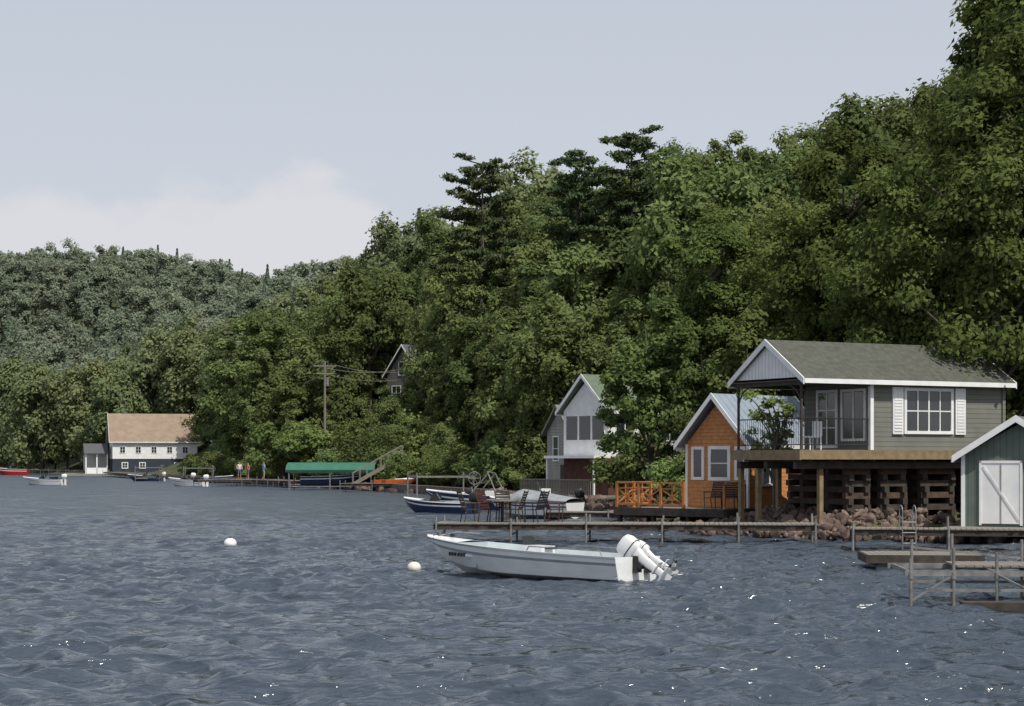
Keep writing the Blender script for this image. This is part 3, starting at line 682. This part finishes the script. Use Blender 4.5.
# ------------------------------------------------------------ seawall + rocks
b=B()
pts=[p for p in SH if 120<p[1]<345]
for p,q in zip(pts[:-1],pts[1:]):
    b.bar((p[0]-.3,p[1],.0),(q[0]-.3,q[1],.0),.6,1.3,STONE)
b.obj('seawall')
def rocks(name,pl,tr,n,smin,smax,seed):
    import bmesh
    r=np.random.default_rng(seed)
    base=bmesh.new();bmesh.ops.create_icosphere(base,subdivisions=2,radius=1);bv=np.array([v.co for v in base.verts]);bf=[[v.index for v in f.verts] for f in base.faces];base.free()
    V=[];F=[];T=[];o=0
    for i in range(n):
        k=r.uniform(0,len(pl)-1);a=int(k);f=k-a;p=np.array(pl[a])*(1-f)+np.array(pl[a+1])*f
        d=np.array(pl[a+1])-np.array(pl[a]);d=d/np.linalg.norm(d);nrm=np.array((d[1],-d[0]));off=r.uniform(*tr);p=p+nrm*off
        s=r.uniform(smin,smax)*r.uniform(.6,1);sc=s*np.array((r.uniform(.7,1.3),r.uniform(.7,1.3),r.uniform(.5,.8)))
        q=r.normal(size=(3,3));Q,_=np.linalg.qr(q)
        w=bv.copy()
        for j in range(5):
            nn=r.normal(size=3);nn/=np.linalg.norm(nn);cut=r.uniform(.5,.8);dd=w@nn;w=w-np.outer(np.maximum(dd-cut,0),nn)
        w=(w*sc)@Q.T
        z=max(-.1,.10+.20*max(0,off))+r.uniform(-.08,.12)
        V.append(w+np.array((p[0],p[1],z)));F+= [[x+o for x in f2] for f2 in bf];o+=len(bv);T+= [r.uniform()]*len(bv)
    me=bpy.data.meshes.new(name);me.from_pydata(np.vstack(V).tolist(),[],F)
    at=me.attributes.new('tint','FLOAT','POINT');at.data.foreach_set('value',T)
    m=mat(name+'_mat',(.19,.135,.11),.9,(.095,.068,.056),3,bump=.5)
    nt=m.node_tree;bs=nt.nodes['Principled BSDF'];src=bs.inputs['Base Color'].links[0].from_socket
    a=nt.nodes.new('ShaderNodeAttribute');a.attribute_name='tint';mr=nt.nodes.new('ShaderNodeMapRange');mr.inputs[3].default_value=.4;mr.inputs[4].default_value=1.3
    mx=nt.nodes.new('ShaderNodeMix');mx.data_type='RGBA';mx.blend_type='MULTIPLY';mx.inputs[0].default_value=1
    nt.links.new(a.outputs['Fac'],mr.inputs[0]);nt.links.new(src,mx.inputs[6]);nt.links.new(mr.outputs[0],mx.inputs[7]);nt.links.new(mx.outputs[2],bs.inputs['Base Color'])
    me.materials.append(m);ob=bpy.data.objects.new(name,me);COL.objects.link(ob)
rocks('shore_rocks',[(24,56),(16,59.3),(10,62.8),(6.8,67.4),(6.6,72)],(-1.2,3.4),1500,.10,.28,4)
rocks('bank_stones',[(5.8,80),(5,92),(3,106),(0,122),(-5,140),(-20,183)],(-.8,1.5),420,.2,.5,5)

# ------------------------------------------------------------ boats
def hull(L,Bm,F,side,stripe,inner,fore=.8,bottom=None):
    b=B();N=26;secs=[]
    bottom=bottom or side
    for i in range(N+1):
        t=i/N
        hb=Bm/2*(1-max(0,(t-.42)/.58)**2.4)*(.93+.07*min(1,t/.3))+.015
        sz=F*(1+.38*t*t);ch=hb*(.84-.35*t**4);cz=.02+.55*F*max(0,(t-.55)/.45)**2
        kz=-.18+(sz*.85+.18)*max(0,(t-.8)/.2)**2
        cz=max(cz,kz+.01)
        def pt(y,z):
            zf=min(1,max(0,(z+.18)/(sz+.18)));return (t*L*(1-.10*(1-zf)),y,z)
        zi=max(.1,kz+.05)
        s=[pt(0,kz),pt(ch,cz),pt(hb*.965,cz+(sz-cz)*.62),pt(hb*.985,cz+(sz-cz)*.74),pt(hb*1.01,sz-.035),pt(hb*1.03,sz-.03),pt(hb*1.03,sz+.01),pt(max(.005,hb-.09),sz+.01),pt(max(.004,ch*.84),min(zi+.05,sz-.01)),pt(0,min(zi,sz-.02))]
        secs.append(s)
    ms=[bottom,side,stripe,side,stripe,stripe,GEL,inner,inner]
    for sgn in (1,-1):
        for j in range(9):
            vs=[];fs=[]
            for s in secs:
                for p in (s[j],s[j+1]): vs.append((p[0],sgn*p[1],p[2]))
            for i in range(N): fs.append((2*i,2*i+1,2*i+3,2*i+2))
            b.add(vs,fs,ms[j],j in (0,1,2,3,8))
    s=secs[0];b.add([(p[0]-.001,p[1],p[2]) for p in s[:8]]+[(p[0]-.001,-p[1],p[2]) for p in s[7:0:-1]],[tuple(range(15))],side)
    b.box(.0,.07,-Bm/2*.83,Bm/2*.83,.05,F-.02,inner)
    i0=int(N*fore)
    for sgn in (1,-1):
        vs=[];fs=[]
        for s in secs[i0:]: vs+= [(s[7][0],sgn*s[7][1],s[7][2]+.004),(s[7][0],0,s[7][2]+.05)]
        for i in range(len(secs)-i0-1): fs.append((2*i,2*i+1,2*i+3,2*i+2))
        b.add(vs,fs,GEL,True)
    s=secs[i0];b.prism([(s[7][0],s[7][1],s[7][2]),(s[7][0],-s[7][1],s[7][2]),(s[7][0],-s[8][1],.15),(s[7][0],s[8][1],.15)],(.02,0,0),inner)
    return b,secs
def outboard(parent,x,y,z,tilt,sc=1.0,turn=0,cowl=GEL):
    b=B()
    b.loft([sellipse(-.12,0,zz,rx,ry) for zz,rx,ry in ((.10,.20,.13),(.16,.27,.17),(.32,.29,.185),(.46,.28,.18),(.55,.24,.15),(.59,.15,.10))],cowl)
    b.loft([sellipse(-.12,0,zz,rx,ry) for zz,rx,ry in ((.235,.293,.189),(.26,.293,.189))],DARK)
    b.loft([sellipse(cx,0,zz,rx,ry) for zz,cx,rx,ry in ((.12,-.12,.19,.12),(-.15,-.12,.13,.07),(-.6,-.14,.10,.045),(-.82,-.15,.10,.035))],cowl)
    b.box(-.38,.0,-.11,.11,-.60,-.58,cowl)
    rings=[[(xx,r*cos(2*pi*k/12),-.84+r*sin(2*pi*k/12)) for k in range(12)] for xx,r in ((.14,.01),(.06,.05),(-.1,.06),(-.32,.055),(-.42,.04))]
    b.loft(rings,cowl);b.prism([(-.02,-.008,-.86),(-.25,-.008,-.86),(-.28,-.008,-1.05),(-.18,-.008,-1.06)],(0,.016,0),cowl)
    for k in range(3):
        a=2*pi*k/3;c,s=cos(a),sin(a)
        b.prism([(-.43,.03*c,-.84+.03*s),(-.40,.12*c-.07*s,-.84+.12*s+.07*c),(-.44,.19*c,-.84+.19*s),(-.48,.12*c+.06*s,-.84+.12*s-.06*c)],(-.012,0,0),DARK)
    b.tube((-.42,0,-.84),(-.5,0,-.84),.035,DARK)
    b.box(-.02,.1,-.12,.12,-.28,.08,DARK);b.box(.05,.42,-.03,.03,.14,.2,DARK)
    o=b.obj('outboard_motor',parent,(x,y,z),(0,tilt,turn));o.scale=(sc,)*3
    bb=B();bb.box(-.12,.1,-.1,.1,-.25,.1,DARK);bb.obj('motor_bracket',parent,(x+.02,y,z-.03));return o
GREY_ST=mat('grey_stripe',(.30,.33,.36),.5,(.24,.27,.3),2)
INNER=mat('boat_interior',(.46,.52,.54),.5,(.36,.42,.45),3)
DRK_IN=mat('dark_interior',(.12,.12,.12),.7)
HULLW=mat('old_white_hull',(.82,.83,.82),.35,(.70,.72,.72),2.2,stretch=(1,1,3))
bt=empty('motorboat',(2.68,40.7,0.02),radians(145.5));bt.rotation_euler=(radians(1.5),radians(-1.2),radians(145.5))
b,_=hull(5.65,1.95,.50,HULLW,GREY_ST,INNER,fore=.80);b.obj('hull',bt)
b=B()
for x in (1.3,2.6,3.7): b.box(x,x+.32,-.78,.78,.33,.38,GEL);b.box(x+.05,x+.27,-.7,.7,.1,.33,INNER)
b.box(.25,.7,-.75,.75,.1,.36,GEL)
b.box(2.55,3.0,-.65,-.1,.38,.62,GEL);b.prism([(3.0,-.62,.6),(3.0,-.12,.6),(3.12,-.14,.82),(3.12,-.6,.82)],(.012,0,0),GLASS)
b.tube((2.5,-.38,.55),(2.5,-.38,.6),.16,DARK,14);b.obj('seats_and_console',bt)
b=B()
for sg in (1,-1): b.path([(.35,sg*.90,.52),(.4,sg*.90,.62),(2.2,sg*.93,.64),(2.25,sg*.93,.55)],.014,ALU)
b.path([(5.4,.1,.72),(5.1,.4,.82),(4.6,.62,.80)],.013,ALU);b.path([(5.4,-.1,.72),(5.1,-.4,.82),(4.6,-.62,.80)],.013,ALU)
b.tube((5.3,0,.72),(5.3,0,.8),.03,ALU);b.tube((4.95,-.02,.72),(4.95,-.02,.79),.05,DARK);b.path([(.9,.3,.42),(1.2,-.2,.44),(1.6,.4,.42)],.025,ORANGE_W)
b.box(.75,1.15,-.35,.1,.12,.33,mat('fuel_tank',(.35,.03,.02),.5));b.obj('rails_and_fittings',bt)
b=B()
for k,xx in enumerate((4.0,4.1,4.2,4.32,4.42,4.52)): 
    hbx=1.95/2*(1-max(0,(xx/5.65-.42)/.58)**2.4)+.015
    for sg in (1,-1): b.box(xx,xx+.05,sg*hbx*.955-.012,sg*hbx*.955+.012,.32,.40,DARK)
b.obj('registration_marks',bt)
outboard(bt,-.02,.12,.46,radians(54),.85,.1);outboard(bt,.0,-.36,.44,radians(60),.72,.15)

NAVH=mat('navy_hull',(.02,.035,.09),.25,(.018,.03,.075),2)
bb_=empty('blue_motorboat',(-1.9,91.5,0),radians(160))
b,_=hull(3.6,1.9,.55,NAVH,GEL,DRK_IN,fore=.7,bottom=NAVH);b.box(.6,1.2,-.6,.6,.2,.62,LG);b.prism([(2.0,-.7,.6),(2.0,.7,.6),(1.8,.6,.98),(1.8,-.6,.98)],(.02,0,0),GLASS);b.obj('hull',bb_);outboard(bb_,0,0,.5,.1,.9,cowl=DARK)
wb=empty('wakeboard_boat',(1.0,98,0),radians(168))
b,_=hull(5.6,2.2,.75,NAVH,GEL,DRK_IN,fore=.6,bottom=GEL);b.prism([(3.4,-.9,.8),(3.4,.9,.8),(3.0,.75,1.25),(3.0,-.75,1.25)],(.02,0,0),GLASS)
for sg in (1,-1): b.path([(1.6,sg*1.0,.8),(2.1,sg*.85,1.9),(2.3,0,2.0)],.035,ALU);b.path([(3.0,sg*1.0,.85),(2.1,sg*.85,1.9)],.03,ALU)
b.box(.2,1.5,-.9,.9,.5,.8,LG);b.box(2.0,2.5,-.7,-.2,.3,1.0,WHITE);b.obj('hull',wb)
cb=empty('covered_boat',(2.8,84,.15),radians(150))
b,_=hull(4.4,1.8,.55,GEL,NAVH,DRK_IN,fore=.6)
rg=[[(x,w*cos(a),.6+hh_*sin(a)) for a in np.linspace(0,pi,12)] for x,w,hh_ in ((.0,.9,.15),(1.2,.92,.35),(2.6,.85,.55),(3.3,.6,.25),(4.2,.15,.15))]
b.loft(rg,mat('boat_cover',(.30,.32,.34),.8,(.2,.22,.24),3),cap=False);b.obj('hull',cb)
pb=empty('fishing_boat',(3.6,100,0),radians(185))
b,_=hull(4.6,1.8,.6,GEL,NAVH,DRK_IN,fore=.6);b.box(1.6,2.1,-.5,.3,.2,1.1,GEL);b.prism([(2.1,-.5,1.1),(2.1,.3,1.1),(2.25,.3,1.45),(2.25,-.5,1.45)],(.02,0,0),GLASS);b.obj('hull',pb);outboard(pb,0,0,.55,.5,.9,cowl=DARK)
rb=empty('red_motorboat',(-83.5,328,0),radians(180))
b,_=hull(6.5,2.4,1.0,mat('red_hull',(.45,.03,.025),.35),GEL,DRK_IN,fore=.55,bottom=GEL);b.prism([(3.4,-1,1.1),(3.4,1,1.1),(2.9,.9,1.6),(2.9,-.9,1.6)],(.03,0,0),GLASS);b.obj('hull',rb)
def runabout(x,y,rz,side,L=4.4):
    sb=empty('white_runabout' if side is GEL else 'moored_boat',(x,y,0),radians(rz))
    b,_=hull(L,1.8,.6,side,GREY_ST,DRK_IN,fore=.55);b.prism([(2.4,-.8,.65),(2.4,.8,.65),(2.0,.7,1.05),(2.0,-.7,1.05)],(.03,0,0),GLASS);b.box(.8,1.3,-.6,.6,.2,.85,NAVY);b.obj('hull',sb);outboard(sb,0,0,.55,.1,1.0,cowl=GEL)
runabout(-46.5,197,172,GEL);runabout(-42.8,233,176,NAVH);runabout(-36,215.2,5,NAVH);runabout(-30.5,189,165,GEL,4.0)
def buoy(name,x,y,r,m):
    b=B();rings=[[(r*sin(a)*cos(2*pi*k/14),r*sin(a)*sin(2*pi*k/14),-r*.85*cos(a)) for k in range(14)] for a in np.linspace(.05,pi-.05,11)]
    b.loft(rings,m);b.tube((0,0,r*.8),(0,0,r*1.05),r*.14,DARK);b.obj(name,None,(x,y,.05))
buoy('mooring_buoy',-8.6,58,.20,GEL);buoy('mooring_buoy',-2.32,45,.17,mat('cream_buoy',(.75,.70,.60),.5))
ORK=mat('orange_plastic',(.62,.13,.03),.4);
for x,y,rz in ((-11.5,158,.2),(-10.6,157.4,.5)):
    ke=empty('kayak',(x,y,.62),rz);b,_=hull(3.0,.75,.32,ORK,ORK,DRK_IN,fore=.6);b.obj('hull',ke)

gl=empty('canopy_boat_lift',(-19.8,166,0),radians(-3))
GC=mat('green_canvas',(.035,.15,.10),.7,(.025,.12,.08),1.5)
b=B();prof=[(0,1.55),(0,1.75),(.5,2.15),(1.4,2.38),(2.3,2.15),(2.8,1.75),(2.8,1.55)]
b.loft([[(x,y,z) for y,z in prof]+[(x,y,z-.03) for y,z in prof[::-1]] for x in np.linspace(0,7.8,9)],GC,smooth=False);b.obj('canopy',gl)
b=B()
for x in (.3,3.9,7.5):
    for y in (.1,2.7): b.tube((x,y,-1.2),(x,y,1.6),.06,ALU)
for z in (.3,1.5):
    for y in (.1,2.7): b.bar((.3,y,z),(7.5,y,z),.06,.08,ALU)
b.obj('frame',gl)
b,_=hull(5.5,1.9,.7,NAVH,GEL,DRK_IN,fore=.6);b.obj('stored_boat',gl,(1.2,1.4,.45))
b=B()
for i in range(14): b.box(i*.3,i*.3+.3,0,1.3,i*.17,i*.17+.06,WOODG)
for y in (0,1.3):
    b.bar((0,y,-.05),(4.2,y,2.33),.06,.25,WOODG);b.bar((0,y,.95),(4.2,y,3.3),.06,.06,WOODG)
    for i in range(0,15,2): b.bar((i*.3,y,i*.17),(i*.3,y,i*.17+.95),.05,.05,WOODG)
b.obj('garden_stairs',None,(-13.6,163,.55),(0,0,.15))

# ------------------------------------------------------------ people on the far jetty
def person(x,y,z,rz,shirt,pants,sc=1):
    P={'pel':(0,0,.95),'sp':(.02,0,1.15),'ch':(.0,0,1.38),'nk':(0,0,1.50),'hd':(.02,0,1.63),'ht':(.0,0,1.73),
       'ls':(0,.19,1.42),'le':(.03,.25,1.15),'lh':(.12,.24,.92),'lf':(.16,.24,.84),'rs':(0,-.19,1.42),'re':(-.02,-.27,1.14),'rh':(.16,-.22,1.05),'rf':(.23,-.2,1.04),
       'lhip':(0,.09,.9),'lk':(.05,.11,.5),'la':(.0,.12,.08),'lt':(.16,.13,.03),'rhip':(0,-.09,.9),'rk':(.02,-.11,.5),'ra':(-.06,-.13,.08),'rt':(.1,-.15,.03)}
    R={'pel':.14,'sp':.125,'ch':.15,'nk':.06,'hd':.095,'ht':.07,'ls':.07,'le':.045,'lh':.032,'lf':.025,'rs':.07,'re':.045,'rh':.032,'rf':.025,'lhip':.095,'lk':.06,'la':.042,'lt':.035,'rhip':.095,'rk':.06,'ra':.042,'rt':.035}
    E=[('pel','sp'),('sp','ch'),('ch','nk'),('nk','hd'),('hd','ht'),('ch','ls'),('ls','le'),('le','lh'),('lh','lf'),('ch','rs'),('rs','re'),('re','rh'),('rh','rf'),('pel','lhip'),('lhip','lk'),('lk','la'),('la','lt'),('pel','rhip'),('rhip','rk'),('rk','ra'),('ra','rt')]
    ks=list(P);me=bpy.data.meshes.new('person');me.from_pydata([P[k] for k in ks],[(ks.index(a),ks.index(c)) for a,c in E],[])
    o=bpy.data.objects.new('person',me);COL.objects.link(o)
    o.modifiers.new('skin','SKIN')
    for i,k in enumerate(ks): me.skin_vertices[0].data[i].radius=(R[k],R[k])
    me.skin_vertices[0].data[0].use_root=True
    o.modifiers.new('sub','SUBSURF').levels=1
    m=bpy.data.materials.new('person_clothes');m.use_nodes=True;N=m.node_tree.nodes;Lk=m.node_tree.links
    tc=N.new('ShaderNodeTexCoord');sx=N.new('ShaderNodeSeparateXYZ');rp=N.new('ShaderNodeValToRGB');rp.color_ramp.interpolation='CONSTANT'
    el=rp.color_ramp.elements;el[0].position=0;el[0].color=(.35,.2,.14,1);el[1].position=.27;el[1].color=(*pants,1)
    for p_,c_ in ((.55,shirt),(.83,(.38,.22,.16)),(.945,(.06,.04,.03))):
        e=el.new(p_);e.color=(*c_,1)
    mr=N.new('ShaderNodeMath');mr.operation='DIVIDE';mr.inputs[1].default_value=1.8
    Lk.new(tc.outputs['Object'],sx.inputs[0]);Lk.new(sx.outputs[2],mr.inputs[0]);Lk.new(mr.outputs[0],rp.inputs[0]);Lk.new(rp.outputs[0],N['Principled BSDF'].inputs['Base Color']);N['Principled BSDF'].inputs['Roughness'].default_value=.8
    me.materials.append(m);o.location=(x,y,z);o.rotation_euler=(0,0,rz);o.scale=(sc,)*3
person(-27.9,194.5,.66,-1.2,(.55,.5,.5),(.08,.1,.2));person(-26.6,191.5,.66,-2.4,(.5,.12,.12),(.1,.1,.1),sc=.95);person(-24.5,187.5,.66,.6,(.15,.3,.5),(.3,.28,.22))

# ------------------------------------------------------------ world, sun, camera
SUN_EL=radians(56);to_sun=Vector((.38,-.52,0)).normalized()*cos(SUN_EL);to_sun.z=sin(SUN_EL)
ld=bpy.data.lights.new('sun','SUN');ld.energy=4.3;ld.angle=radians(.5);ld.color=(1,.95,.86)
lo=bpy.data.objects.new('sun',ld);COL.objects.link(lo);lo.rotation_euler=to_sun.to_track_quat('Z','Y').to_euler();lo.location=(50,-50,100)
w=bpy.data.worlds.new('World');scene.world=w;w.use_nodes=True;N=w.node_tree.nodes;Lk=w.node_tree.links
bg=N['Background'];bg.inputs[1].default_value=.1
sky=N.new('ShaderNodeTexSky');sky.sky_type='NISHITA';sky.sun_disc=False;sky.sun_elevation=SUN_EL
sky.sun_rotation=math.atan2(to_sun.x,to_sun.y);sky.dust_density=2.5;sky.air_density=1.0;sky.altitude=200
tc=N.new('ShaderNodeTexCoord');sx=N.new('ShaderNodeSeparateXYZ');Lk.new(tc.outputs['Generated'],sx.inputs[0])
mixh=N.new('ShaderNodeMix');mixh.data_type='RGBA';mixh.inputs[7].default_value=(6.5,6.85,7.5,1)
hz_=N.new('ShaderNodeMapRange');hz_.inputs[1].default_value=.02;hz_.inputs[2].default_value=.8;hz_.inputs[3].default_value=.90;hz_.inputs[4].default_value=.40;Lk.new(sx.outputs[2],hz_.inputs[0]);Lk.new(hz_.outputs[0],mixh.inputs[0])
Lk.new(sky.outputs[0],mixh.inputs[6])
def nz(scale,det,loc):
    mp=N.new('ShaderNodeMapping');mp.inputs['Location'].default_value=loc;mp.inputs['Scale'].default_value=(1,1,1.6)
    Lk.new(tc.outputs['Generated'],mp.inputs[0]);n=N.new('ShaderNodeTexNoise');n.inputs['Scale'].default_value=scale;n.inputs['Detail'].default_value=det;Lk.new(mp.outputs[0],n.inputs['Vector']);return n
def M(op,a,c=None,d=None):
    m=N.new('ShaderNodeMath');m.operation=op
    for i,v in enumerate((a,c,d)):
        if v is None: continue
        if isinstance(v,(int,float)): m.inputs[i].default_value=v
        else: Lk.new(v,m.inputs[i])
    return m.outputs[0]
n1=nz(7,2,(.3,0,0));n2=nz(26,8,(0,1,0))
tent=M('MAXIMUM',M('MULTIPLY_ADD',M('ABSOLUTE',M('ADD',sx.outputs[0],-.004)),-.25,.014),0.0)
edge=M('ADD',M('ADD',M('MULTIPLY_ADD',n1.outputs[0],.09,.053),M('MULTIPLY',n2.outputs[0],.072)),tent)
dif=M('SUBTRACT',edge,sx.outputs[2])
mr=N.new('ShaderNodeMapRange');mr.interpolation_type='SMOOTHSTEP';mr.inputs[1].default_value=-.008;mr.inputs[2].default_value=.018;mr.inputs[3].default_value=0;mr.inputs[4].default_value=.6;Lk.new(dif,mr.inputs[0])
mc=N.new('ShaderNodeMix');mc.data_type='RGBA';mc.inputs[7].default_value=(7.7,7.5,7.7,1)
Lk.new(mr.outputs[0],mc.inputs[0]);Lk.new(mixh.outputs[2],mc.inputs[6]);Lk.new(mc.outputs[2],bg.inputs[0])
cd=bpy.data.cameras.new('camera');cd.lens=66.8;cd.sensor_width=36;cd.shift_y=107/1024;cd.clip_end=6000;cd.clip_start=.5
co=bpy.data.objects.new('camera',cd);COL.objects.link(co);co.location=(0,0,2.6);co.rotation_euler=(radians(90),0,0);scene.camera=co
